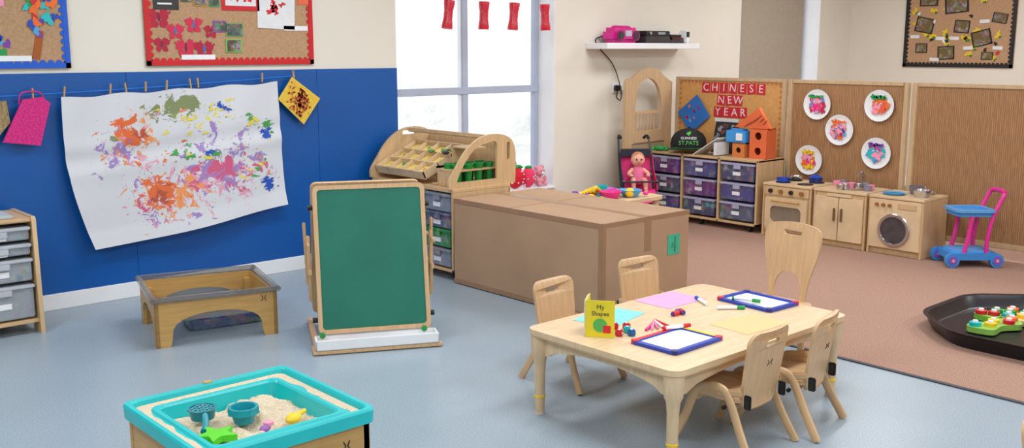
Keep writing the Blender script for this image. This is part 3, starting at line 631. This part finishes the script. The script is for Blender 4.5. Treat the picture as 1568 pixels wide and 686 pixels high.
b.lathe([(0,0),(.05,0),(.055,.03),(.052,.03),(.048,.003)],(-.1,.1,.442),BLUE,18); b.tube([(-.05,.1,.465),(.03,.06,.475)],.006,BLACK,6); b.lathe([(0,0),(.05,0),(.055,.04),(.052,.04),(.048,.003)],(.1,.25,.442),M((25,45,110),.3),18); b.lathe([(.052,.04),(.03,.055),(.01,.06),(0,.07)],(.1,.25,.442),BLUE,18)
b.lathe([(0,0),(.04,0),(.05,.03),(.047,.03),(.038,.003)],(-.1,.29,.442),CHROME,18)
b.done('toy_oven',(6.86,4.35,CZ),-90)
b=B(); w=.44; kbody(b,w)
for x0,x1,hx in ((-.2,-.003,-.03),(.003,.2,.03)):
    b.bb(x0,x1,-.012,.004,.05,.38,WDL); b.bb(hx-.006,hx+.006,-.03,-.01,.2,.3,M((120,90,60),.4))
b.bb(-.1,.1,-.012,.004,.385,.41,WDL)
b.lathe([(.13,.002),(.125,.006),(.1,.004),(.09,-.01)],(0,.2,.436),CHROME,24); b.tube(cr([(0,.34,.436),(0,.34,.52),(0,.30,.55),(0,.25,.52)]),.009,CHROME,8)
for x in (-.06,.06): b.cyl(.015,.03,(x,.34,.45),CHROME)
for i in range(12): b.lathe([(0,0),(.022,0),(.03,.04),(.028,.04),(.02,.003)],(U(-.18,.18),U(.04,.3),.437),random.choice([CHROME,CHROME,LPINK,M((140,140,160),.3)]),14)
b.done('toy_sink_unit',(6.86,3.89,CZ),-90)
b=B(); w=.42; kbody(b,w)
b.bb(-w/2+.015,w/2-.015,-.008,.006,.05,.41,WDL); b.lathe([(.098,-.004),(.122,-.004),(.124,.008),(.118,.014),(.1,.014),(.096,.006),(.096,-.004)],(0,-.01,.19),CHROME,32,RX(90)); b.cyl(.098,.01,(0,-.012,.19),M((70,66,70),.1,.3,14),RX(90),seg=32)
for i in range(3): b.cyl(.013,.02,(-.14+.05*i,-.014,.37),M((150,100,50),.5),RX(90),seg=14)
b.bb(.02,.16,-.012,-.006,.35,.39,WDZ)
b.lathe([(0,0),(.07,0),(.085,.012),(.08,.012),(.065,.004)],(-.08,.12,.437),LBLUE,20); b.lathe([(0,0),(.05,0),(.07,.05),(.066,.05),(.046,.003)],(.12,.14,.437),CHROME,20); b.lathe([(0,0),(.04,0),(.05,.06),(.046,.06),(.038,.003)],(.02,.25,.437),M((120,110,120),.3),20); b.lathe([(0,0),(.03,0),(.05,.02),(.046,.02),(.03,.003)],(.1,.3,.437),CHROME,20); b.tube([(.12,.14,.48),(.18,.06,.52)],.005,CHROME,6)
b.done('toy_washing_machine',(6.86,3.44,CZ),-90)
# ------------------------------------------------------------ toy push trolley
b=B(); TP=M((225,50,150),.35,.04); TB=M((60,140,215),.35,.04); TPU=M((120,90,190),.4,.04)
b.prism(rrect(.28,.36,.05,0,0),.05,TB,'XY',(0,0,.055)); b.prism(rrect(.22,.30,.04,0,0),.02,M((90,165,230),.35),'XY',(0,0,.1))
for sx in (-1,1):
    for y in (-.17,.17): b.cyl(.052,.04,(sx*.13,y,.053),TB,RY(90)); b.cyl(.034,.05,(sx*.13,y,.053),TPU,RY(90)); b.cyl(.012,.056,(sx*.13,y,.053),LPINK,RY(90))
    b.tube(cr([(sx*.11,-.1,.08),(sx*.11,-.1,.2),(sx*.11,-.13,.36),(sx*.11,-.19,.5),(sx*.10,-.21,.535)]),.016,TP,10)
    b.tube(cr([(sx*.11,.08,.08),(sx*.11,.05,.2),(sx*.11,.03,.38)]),.016,TP,10)
b.tube(cr([(-.1,-.21,.535),(-.06,-.22,.545),(.06,-.22,.545),(.1,-.21,.535)]),.017,TP,10)
b.prism(rrect(.25,.28,.04,0,0),.03,TB,'XY',(0,.0,.37)); b.prism(rrect(.28,.31,.05,0,0),.018,M((90,165,225),.35),'XY',(0,0,.4),holes=[rrect(.2,.23,.03)]); b.bb(-.1,.1,-.08,.12,.395,.402,M((80,150,220),.3),0)
o=b.done('toy_trolley',(6.98,2.96,CZ),48); o.scale=(.94,.9,.96)
# ------------------------------------------------------------ doll pram with doll
b=B(); FRM=M((45,45,52),.4); HOT=M((215,35,115),.7,.05,30); NAVY=M((40,42,60),.8)
for sx in (-1,1):
    b.tube(cr([(sx*.13,.24,.74),(sx*.14,.16,.6),(sx*.14,0,.3),(sx*.13,-.18,.06)],4),.009,FRM,8); b.tube([(sx*.13,.2,.06),(sx*.14,.02,.32),(sx*.14,-.1,.42)],.009,FRM,8)
    b.tube(cr([(sx*.13,.24,.74),(sx*.12,.28,.76),(sx*.1,.31,.74)]),.013,BLACK,8)
    for y in (-.18,.2): b.cyl(.05,.02,(sx*.135,y,.05),BLACK,RY(90)); b.cyl(.025,.024,(sx*.135,y,.05),M((200,200,205),.4),RY(90))
b.tube([(-.13,.2,.06),(.13,.2,.06)],.007,FRM,8)
b.tube([(-.13,-.09,.41),(.13,-.09,.41)],.008,FRM,8)
bm=bmesh.new(); pr=cr([(0,.15,.60),(0,.12,.5),(0,.06,.36),(0,.0,.31),(0,-.1,.33),(0,-.17,.24)],5); rows=[]
for p in pr: rows.append([bm.verts.new((x,p.y+ .8*x*x-.0,p.z+1.2*x*x)) for x in (-.125,-.09,-.045,0,.045,.09,.125)])
for a,c in zip(rows,rows[1:]):
    for i in range(6): bm.faces.new((a[i],a[i+1],c[i+1],c[i]))
b.add(bm,HOT)
for sx in (-1,1): b.prism([(.16,.62),(.12,.5),(.04,.36),(-.12,.33),(-.1,.4),(.05,.5),(.1,.60)],.004,HOT if sx>0 else NAVY,'YZ',(sx*.137,0,0))
b.prism([(-.13,.60),(-.12,.66),(.12,.66),(.13,.60)],.06,NAVY,'XZ',(0,.12,0))
pram=b.done('doll_pram',(6.32,5.43,CZ),-38)
b=B(); SK=M((226,165,142),.5,.03); DR=M((225,110,150),.8,.1,40)
b.sph(.056,(0,0,.20),SK,(1,.95,1.05)); b.sph(.012,(0,-.054,.195),SK,seg=8)
for s_ in (-1,1):
    b.sph(.008,(s_*.02,-.05,.208),M((30,40,70),.3),seg=8); b.sph(.012,(s_*.055,0,.2),SK,(.5,.8,1.2),seg=8); b.sph(.013,(s_*.03,-.045,.185),M((240,140,140),.5),(1,.4,1),seg=8)
    b.tube(cr([(s_*.04,0,.12),(s_*.08,-.03,.09),(s_*.07,-.08,.08)]),.02,SK,10,radii=[.02-.0006*i for i in range(13)]); b.sph(.015,(s_*.07,-.09,.08),SK,seg=10)
    for k in range(4): b.tube([(s_*.07+(k-1.5)*.006,-.095,.08),(s_*.07+(k-1.5)*.008,-.113,.077)],.0035,SK,6)
    b.tube(cr([(s_*.03,0,.02),(s_*.05,-.07,.035),(s_*.05,-.11,-.04)]),.024,SK,10,radii=[.027-.0008*i for i in range(13)]); b.sph(.018,(s_*.05,-.125,-.05),SK,(1,1.5,.8),seg=10)
b.tube([(-.012,-.052,.172),(0,-.055,.169),(.012,-.052,.172)],.003,M((190,50,60),.5),6)
b.sph(.058,(0,.012,.212),M((190,130,90),.8,.2,50),(1,.95,.98)); b.lathe([(.025,.15),(.045,.125),(.055,.07),(.065,.02),(.05,.0),(0,0)],(0,0,0),DR,18); b.cyl(.022,.03,(0,0,.15),SK)
o=b.done('baby_doll',(6.345,5.46,.385),-38)
# ------------------------------------------------------------ tuff tray
b=B(); TK=M((18,20,28),.32,.1)
def octp(r):
    k=r*.5; pts=[]; base=[(r,-k),(r,k),(k,r),(-k,r),(-r,k),(-r,-k),(-k,-r),(k,-r)]
    for i in range(8):
        p=Vector(base[i]);a=Vector(base[i-1]);c=Vector(base[(i+1)%8])
        q1=p+(a-p).normalized()*.1;q2=p+(c-p).normalized()*.1
        for t in (0,.25,.5,.75,1):
            v=q1*(1-t)**2+p*2*t*(1-t)+q2*t*t; pts.append((v.x,v.y))
    return pts
bm=bmesh.new(); rows=[]
for r,z in ((.53,.0),(.55,.04),(.56,.068),(.575,.078),(.575,.084),(.55,.08),(.515,.022),(.50,.015)):
    rows.append([bm.verts.new((x,y,z)) for x,y in octp(r)])
for a,c in zip(rows,rows[1:]):
    n=len(a)
    for i in range(n): bm.faces.new((a[i],a[(i+1)%n],c[(i+1)%n],c[i]))
bm.faces.new(rows[0][::-1]); bm.faces.new(rows[-1]); b.add(bm,TK)
b.done('activity_tray',(5.49,1.86,CZ))
b=B(); LG=M((140,190,85),.45)
def flower(x,y,a,mat,L=.3):
    b.T=T(x,y,.02)@RZ(a); pts=[(p.x,p.y) for p in cr([(-L/2,.03,0),(-L/4,.08,0),(0,.05,0),(L/4,.09,0),(L/2,.02,0),(L/3,-.06,0),(0,-.04,0),(-L/3,-.08,0)],4,True)]
    b.prism(pts,.03,mat)
    for i in range(5): b.cyl(.03,.02,(-L/2.6+i*L/5.2,.0+.02*(-1)**i,.04),random.choice([GREEN,YEL,RED,ORANGE,TEAL]),seg=14); b.cyl(.014,.03,(-L/2.6+i*L/5.2,.02*(-1)**i,.045),WHITE,seg=10)
flower(-.15,.25,-20,LG,.34); flower(.14,.2,-25,M((220,198,140),.5),.3)
flower(.08,.33,-30,M((120,185,65),.5),.26)
for x,y,a in ((.02,-.1,30),(-.2,-.2,10),(.2,-.15,60)):
    b.T=T(x,y,.02)@RZ(a)
    for k in range(6): b.box((.03,.13-.01*k,.014),(-.1+.035*k,0,.03),[RED,ORANGE,YEL,GREEN,BLUE,PURP][k],.004)
    b.box((.24,.02,.02),(0,.04,.012),WDG); b.box((.24,.02,.02),(0,-.04,.012),WDG)
b.T=Matrix.Identity(4)
for i in range(7): b.tube([(U(-.3,.2),U(-.05,.3),.07),(U(-.2,.3),U(-.05,.3),.075)],.009,random.choice([RED,WHITE,YEL,LPINK]),8)
b.done('wooden_musical_toys',(5.50,1.83,CZ+.002))
# ------------------------------------------------------------ activity table
TZ=.37
b=B(); tw,tl=1.18,.79
b.prism(rrect(tw,tl,.05),.022,WDL,'XY',(0,0,TZ-.022)); b.prism(rrect(tw-.004,tl-.004,.05),.006,WD,'XY',(0,0,TZ-.028))
def apron(L):
    n=16; p=[(-L/2,0),(L/2,0),(L/2,-.085)]
    for i in range(n+1):
        t=i/n; p.append((L/2*(1-2*t)*.92,-.085+.05*math.sin(math.pi*t)**.5))
    p.append((-L/2,-.085)); return p
for sy in (-1,1): b.prism(apron(tw-.14),.02,WDL,'XZ',(0,sy*(tl/2-.05)-.01,TZ-.028))
for sx in (-1,1): b.prism(apron(tl-.14),.02,WDL,'YZ',(sx*(tw/2-.05)-.01,0,TZ-.028))
for sx in (-1,1):
    for sy in (-1,1):
        x,y=sx*(tw/2-.045),sy*(tl/2-.045)
        b.lathe([(.0,0),(.018,0),(.02,.004),(.02,.03),(.021,.035),(.023,.2),(.027,.24),(.036,.26),(.039,.3),(.039,.342),(0,.342)],(x,y,0),WDL,18)
        b.lathe([(.0215,.072),(.0235,.074),(.0235,.082),(.0215,.084)],(x,y,0),YEL,18); b.cyl(.021,.012,(x,y,.006),M((210,200,190),.5))
b.done('activity_table',(3.285,2.515,0))
def sheetp(name,x,y,w,h,rgb,a):
    b=B(); b.box((w,h,.0012),(0,0,.0008),M(rgb,.8,.02),0); b.done(name,(x,y,TZ+.0003),a)
sheetp('paper_sheet',3.5,2.80,.27,.2,(214,165,205),0); sheetp('paper_sheet',3.08,2.79,.28,.2,(130,210,212),14); sheetp('paper_sheet',3.43,2.32,.28,.2,(250,190,138),-4)
def wb(x,y,w,h,a,mk):
    b=B(); b.prism(rrect(w,h,.02),.012,M((30,60,170),.35),'XY',(0,0,.001),holes=[rrect(w-.05,h-.05,.004)]); b.bb(-w/2+.02,w/2-.02,-h/2+.02,h/2-.02,.003,.0075,M((245,247,250),.2,.0),0)
    b.bb(w/2-.024,w/2-.002,-h/2+.03,h/2-.03,.003,.0145,YEL if w>h else M((30,60,170),.35),.002); b.bb(-w/2+.03,w/2-.03,h/2-.024,h/2-.002,.003,.0145,RED if w>h else M((30,60,170),.35),.002); b.bb(-w/2+.03,w/2-.03,-h/2+.002,-h/2+.024,.003,.0145,M((30,60,170),.35),.002)
    for sx in (-1,1):
        for sy in (-1,1): b.cyl(.016,.015,(sx*(w/2-.016),sy*(h/2-.016),.0085),RED if sx*sy<0 else M((20,40,120),.4))
    mx,my,ma,mm=mk
    b.T=T(mx,my,.022)@RZ(ma); b.cyl(.008,.1,(0,0,0),WHITE,RY(90)); b.cyl(.0085,.035,(.055,0,0),mm,RY(90)); b.cyl(.0085,.01,(-.05,0,0),mm,RY(90)); b.T=Matrix.Identity(4)
    b.done('drawing_whiteboard',(x,y,TZ+.0005),a)
wb(3.0,2.36,.31,.225,1,(.1,.09,-20,RED)); wb(3.755,2.505,.22,.30,-3,(-.07,.02,-70,GREEN))
b=B(); BKY=M((222,205,40),.5)
for a,m,x0 in ((28,BKY,0),(-62,BKY,0)):
    b.T=RZ(a); b.bb(0,.115,-.002,.002,0,.15,m,0); b.bb(.003,.112,.0022,.007,.004,.146,OFF,0)
b.T=RZ(-62)
b.text('My\nShapes',.026,M((60,60,60),.6),T(.058,-.003,.11),.0004); b.cyl(.028,.002,(.058,-.0032,.05),M((80,170,80),.6),RX(90)); b.box((.03,.002,.03),(.085,-.0035,.035),RED,0)
b.T=RZ(28); b.splat(lambda a,c:(a,-.003,c),.06,.05,.04,ORANGE,.3); b.splat(lambda a,c:(a,-.003,c),.05,.1,.03,M((60,120,190),.6),.3)
b.done('childrens_book',(2.785,2.65,TZ+.0005),8)
for i,(x,y,m) in enumerate(((2.90,2.62,RED),(2.95,2.645,RED),(2.89,2.565,M((200,40,40),.5)),(2.95,2.575,TEAL),(2.985,2.61,RED),(2.93,2.535,M((30,100,160),.5)))):
    b=B(); b.box((.027,.027,.027),(0,0,.0135),m,.004); b.cyl(.006,.002,(0,0,.0272),WHITE,seg=10); b.cyl(.005,.002,(0,-.0135,.0135),WHITE,RX(90),seg=10); b.done('toy_cube',(x,y,TZ+.0003),U(0,80))
b=B()
for i in range(5): b.T=T(.0+.02*i,.0,.006)@RZ(25+12*i); b.cyl(.0055,.11,(0,0,0),[PINK,LPINK,M((230,120,150),.5),WHITE,RED][i],RY(90),seg=8); b.cyl(.0055,.015,(.062,0,0),WDG,RY(90),r2=.001,seg=8)
b.done('colouring_pencils',(3.07,2.56,TZ))
b=B()
for i in range(3): b.T=T(.022*i,.01*(i%2),.011)@RZ(30*i); b.cyl(.011,.035,(0,0,0),[RED,BLUE,RED][i],RY(90),seg=12); b.cyl(.007,.05,(0,0,0),BLUE,RY(90),seg=12)
b.done('toy_beads',(3.30,2.61,TZ))
for x,y,a,m in ((3.56,2.665,60,BLUE),(3.555,2.52,-40,GREEN)):
    b=B(); b.cyl(.008,.1,(0,0,.008),WHITE,RY(90)); b.cyl(.0085,.035,(.055,0,.008),m,RY(90)); b.done('marker_pen',(x,y,TZ+.001),a)
# ------------------------------------------------------------ small chairs
def chair(x,y,rz,sh=.205,top=.45,w=.265):
    b=B()
    seat=rrect(w,.27,.035,0,0)
    b.prism(seat,.014,WD,'XY',(0,.01,sh))
    tilt=RX(9)
    bh=top-sh+.035
    hull=[(p[0]*(1-.12*(1-(p[1]/bh))),p[1]) for p in rrect(w,bh,.05,0,bh/2,6,6)]
    b.T=T(0,-.135,sh-.035)@tilt
    b.prism(hull,.013,WD,'XZ',holes=[rrect(.085,.026,.012,0,bh-.048,5,0)],warp=lambda v:Vector((v.x,v.y,v.z+1.1*v.x*v.x)))
    for k in (-.012,.012): b.tube([(k*1.3,-.001,bh*.55),(k*.4,-.001,bh*.55+.01),(k*1.3,-.001,bh*.55+.02)],.0018,BLACK,5)
    b.T=Matrix.Identity(4)
    for s_ in (-1,1):
        X1=s_*(w/2+.004)
        b.tube(cr([(X1,.0,sh+.045),(X1,-.07,sh+.03),(s_*(w/2+.015),-.14,sh*.5),(s_*(w/2+.028),-.195,.004)],5),.018,WD,10,flat=.62)
        b.tube(cr([(X1,-.03,sh+.04),(X1,.06,sh+.02),(s_*(w/2+.012),.11,sh*.5),(s_*(w/2+.022),.155,.004)],5),.018,WD,10,flat=.62)
        b.beam((s_*(w/2+.0),-.135,sh+.045),(s_*(w/2+.0),.13,sh-.006),.016,.03,WD,.006)
        b.cyl(.008,.014,(s_*(w/2+.018),-.07,sh-.02),BLACK,RY(90),seg=10); b.box((.012,.03,.055),(s_*(w/2-.014),-.15,sh+.01),BLACK,.004)
    b.beam((-w/2,.07,sh-.02),(w/2,.07,sh-.02),.014,.022,WD); b.beam((-w/2,-.09,sh-.02),(w/2,-.09,sh-.02),.014,.022,WD)
    return b.done('childrens_chair',(x,y,0.0005),rz)
chair(3.17,3.07,180+4,w=.275); chair(3.80,3.12,180-6,top=.45,w=.275)
chair(3.10,2.17,2,top=.48); chair(3.43,2.14,12,top=.475)
chair(3.00,.86,172,top=.45)
b=B()
bk=[(p.x,p.y) for p in cr([(-.105,0,0),(-.115,.1,0),(-.15,.24,0),(-.155,.33,0),(-.12,.37,0),(0,.385,0),(.12,.37,0),(.155,.33,0),(.15,.24,0),(.115,.1,0),(.105,0,0)],5)]
ho=[(p.x,p.y) for p in cr([(-.07,.0,0),(-.075,.06,0),(-.05,.12,0),(0,.14,0),(.05,.12,0),(.075,.06,0),(.07,.0,0)],4)]
b.T=T(0,-.16,.27)@RX(7)
b.prism(bk[:]+ho[::-1],.013,WD,'XZ',holes=[rrect(.1,.026,.012,0,.335,5,0)])
for s_ in (-1,1): b.beam((s_*.088,.006,.01),(s_*.125,.02,-.265),.036,.014,WD,.004)
b.T=Matrix.Identity(4)
b.prism(rrect(.33,.33,.05),.014,WD,'XY',(0,.01,.26))
for s_ in (-1,1): b.beam((s_*.13,.13,.26),(s_*.16,.17,0),.034,.018,WD,.005); b.beam((s_*.12,-.13,.248),(s_*.14,.14,.248),.02,.024,WD)
b.done('wooden_chair',(4.08,2.66,.0065),90)
# ------------------------------------------------------------ sand table
b=B(); S=.287; ZR=.38
for y in (-S+.012,S-.032): b.prism(arch_panel(2*S-.02,.335,.08,.21),.02,WDG,'XZ',(0,y,0))
for x in (-S+.012,S-.032): b.prism(arch_panel(2*S-.024,.335,.08,.21),.02,WDG,'YZ',(x,0,0))
def rring(r0,z0,r1,z1,mat,c0=.04,c1=.04):
    bm=bmesh.new(); A=rrect(2*r0,2*r0,c0,n=5,sub=1); C=rrect(2*r1,2*r1,c1,n=5,sub=1)
    a=[bm.verts.new((*p,z0)) for p in A]; c=[bm.verts.new((*p,z1)) for p in C]; n=len(a)
    for i in range(n): bm.faces.new((a[i],a[(i+1)%n],c[(i+1)%n],c[i]))
    b.add(bm,mat)
prof=[(S+.006,.335,.03),(S+.008,.375,.03),(S+.004,.382,.03),(S-.010,.382,.03),(S-.014,.376,.03),(S-.018,.362,.028),(S-.056,.36,.028),(S-.060,.367,.028),(S-.074,.367,.028),(S-.080,.36,.028),(S-.10,.245,.03)]
for p,q in zip(prof,prof[1:]): rring(p[0],p[1],q[0],q[1],TEAL,p[2],q[2])
b.bb(-S+.1,S-.1,-S+.1,S-.1,.238,.246,TEAL,0)
SAND=M((216,199,172),.95,.14,180,.6,name='play_sand')
bm=bmesh.new(); n=56; q=S-.083; g=[]
for j in range(n+1):
    row=[]
    for i in range(n+1):
        x=-q+2*q*i/n; y=-q+2*q*j/n
        h=.325+.030*noise.noise(Vector((x*7+3,y*7,1)))+.02*noise.noise(Vector((x*22,y*22,5)))+.008*noise.noise(Vector((x*60,y*60,5)))+.04*math.exp(-((x-.09)**2+(y-.05)**2)/.006)-.45*max(0,x-.15)-.45*max(0,y-.13)+.05*max(0,-x)
        row.append(bm.verts.new((x,y,min(.358,max(h,.249)))))
    g.append(row)
for j in range(n):
    for i in range(n): bm.faces.new((g[j][i],g[j][i+1],g[j+1][i+1],g[j+1][i]))
b.add(bm,SAND)
def ledge_sand():
    bm=bmesh.new(); A=rrect(2*(S-.02),2*(S-.02),.028,n=5,sub=18); C=rrect(2*(S-.052),2*(S-.052),.028,n=5,sub=18)
    m=min(len(A),len(C))
    if len(A)!=len(C): return
    rows=[[],[],[]]
    for i in range(m):
        a=Vector((*A[i],0)); c=Vector((*C[i],0)); nz=noise.noise(Vector((a.x*14,a.y*14,2)))
        t1=.95+.6*nz; t1=max(.12,min(1.15,t1))
        rows[0].append(bm.verts.new((a.x,a.y,.3635))); p=a.lerp(c,t1*.5); rows[1].append(bm.verts.new((p.x,p.y,.3665+.003*nz))); p=a.lerp(c,t1); rows[2].append(bm.verts.new((p.x,p.y,.3612)))
    for r in range(2):
        for i in range(m): bm.faces.new((rows[r][i],rows[r][(i+1)%m],rows[r+1][(i+1)%m],rows[r+1][i]))
    b.add(bm,SAND)
ledge_sand()
for k in (-.012,.012): b.tube([(.19+k,-S+.0105,.26),(.19+k*.3,-S+.0105,.275),(.19+k,-S+.0105,.29)],.002,BLACK,5); b.tube([(S-.0105,.0+k,.26),(S-.0105,k*.3,.275),(S-.0105,k,.29)],.002,BLACK,5)
b.box((.03,.02,.006),(.0,S+.0,.384),M((200,170,110),.7),.002)
b.done('sand_table',(1.403,2.815,0),0)
b=B(); DT=M((18,150,165),.35)
b.lathe([(0,.0),(.03,0),(.042,.045),(.047,.047),(.047,.052),(.038,.052),(.03,.01),(0,.01)],(0,0,0),DT,22); b.lathe([(.047,.03),(.052,.032),(.05,.05)],(0,0,0),DT,8); b.done('toy_sand_pot',(1.375,2.79,.338))
b=B(); tt=M((10,135,150),.35)
b.lathe([(.02,0),(.036,.005),(.042,.035),(.046,.04),(.04,.04),(.034,.01)],(0,0,0),tt,20); b.tube(cr([(.03,-.03,.03),(.06,-.07,.015),(.08,-.11,.01)]),.01,tt,8)
for i in range(5): b.tube([(-.03+.015*i,-.033,.036),(-.03+.015*i,.033,.036)],.003,tt,6); b.tube([(-.033,-.03+.015*i,.036),(.033,-.03+.015*i,.036)],.003,tt,6)
b.done('toy_sand_sieve',(1.28,2.88,.345),-60)
b=B(); b.prism([(p.x,p.y) for p in cr([(.05*(1+.35*(-1)**i)*math.cos(i*math.pi/5),.05*(1+.35*(-1)**i)*math.sin(i*math.pi/5),0) for i in range(10)],3,True)],.02,M((90,210,40),.4)); b.done('toy_sand_mould',(1.24,2.70,.345),20)
b=B(); b.sph(.026,(0,0,.02),YEL,(1.3,.9,.6),seg=14); b.cyl(.008,.06,(.04,0,.02),YEL,RY(90),seg=10); b.done('toy_sand_scoop',(1.50,2.70,.325),30)
b=B(); b.sph(.018,(0,0,.01),M((150,90,170),.5),(1.4,.8,.6),seg=12); b.cyl(.016,.01,(.02,0,.02),LPINK,seg=12); b.done('toy_sand_shell',(1.39,2.68,.335),30)
# ------------------------------------------------------------ light
wd=bpy.data.worlds.new('daylight'); scn.world=wd; wd.use_nodes=True; nt=wd.node_tree; bg=nt.nodes['Background']
n=tex(nt,'ShaderNodeTexNoise',26,(1,1,1.0),'Generated',Detail=12,Roughness=.75,Distortion=.5); f=ramp(nt,n.outputs['Fac'],.36,.6)
trees=mixcol(nt,f,(.62,.65,.64),(.93,.95,.95))
tc=nt.nodes.new('ShaderNodeTexCoord'); sx=nt.nodes.new('ShaderNodeSeparateXYZ'); nt.links.new(tc.outputs['Generated'],sx.inputs[0])
nt.links.new(mixcol(nt,ramp(nt,sx.outputs[2],-.06,.05),trees,(.94,.97,1.0)),bg.inputs['Color']); bg.inputs['Strength'].default_value=1.3
for x in (.2,3.0,5.8,8.6):
    for y in (-.6,1.9,4.4):
        l=bpy.data.lights.new('ceiling_light','AREA'); l.shape='RECTANGLE'; l.size=1.2; l.size_y=.6; l.energy=33 if x<8 else 38; l.color=(.96,.98,1)
        o=bpy.data.objects.new('ceiling_light',l); o.location=(x,y,CH-.02); scn.collection.objects.link(o)
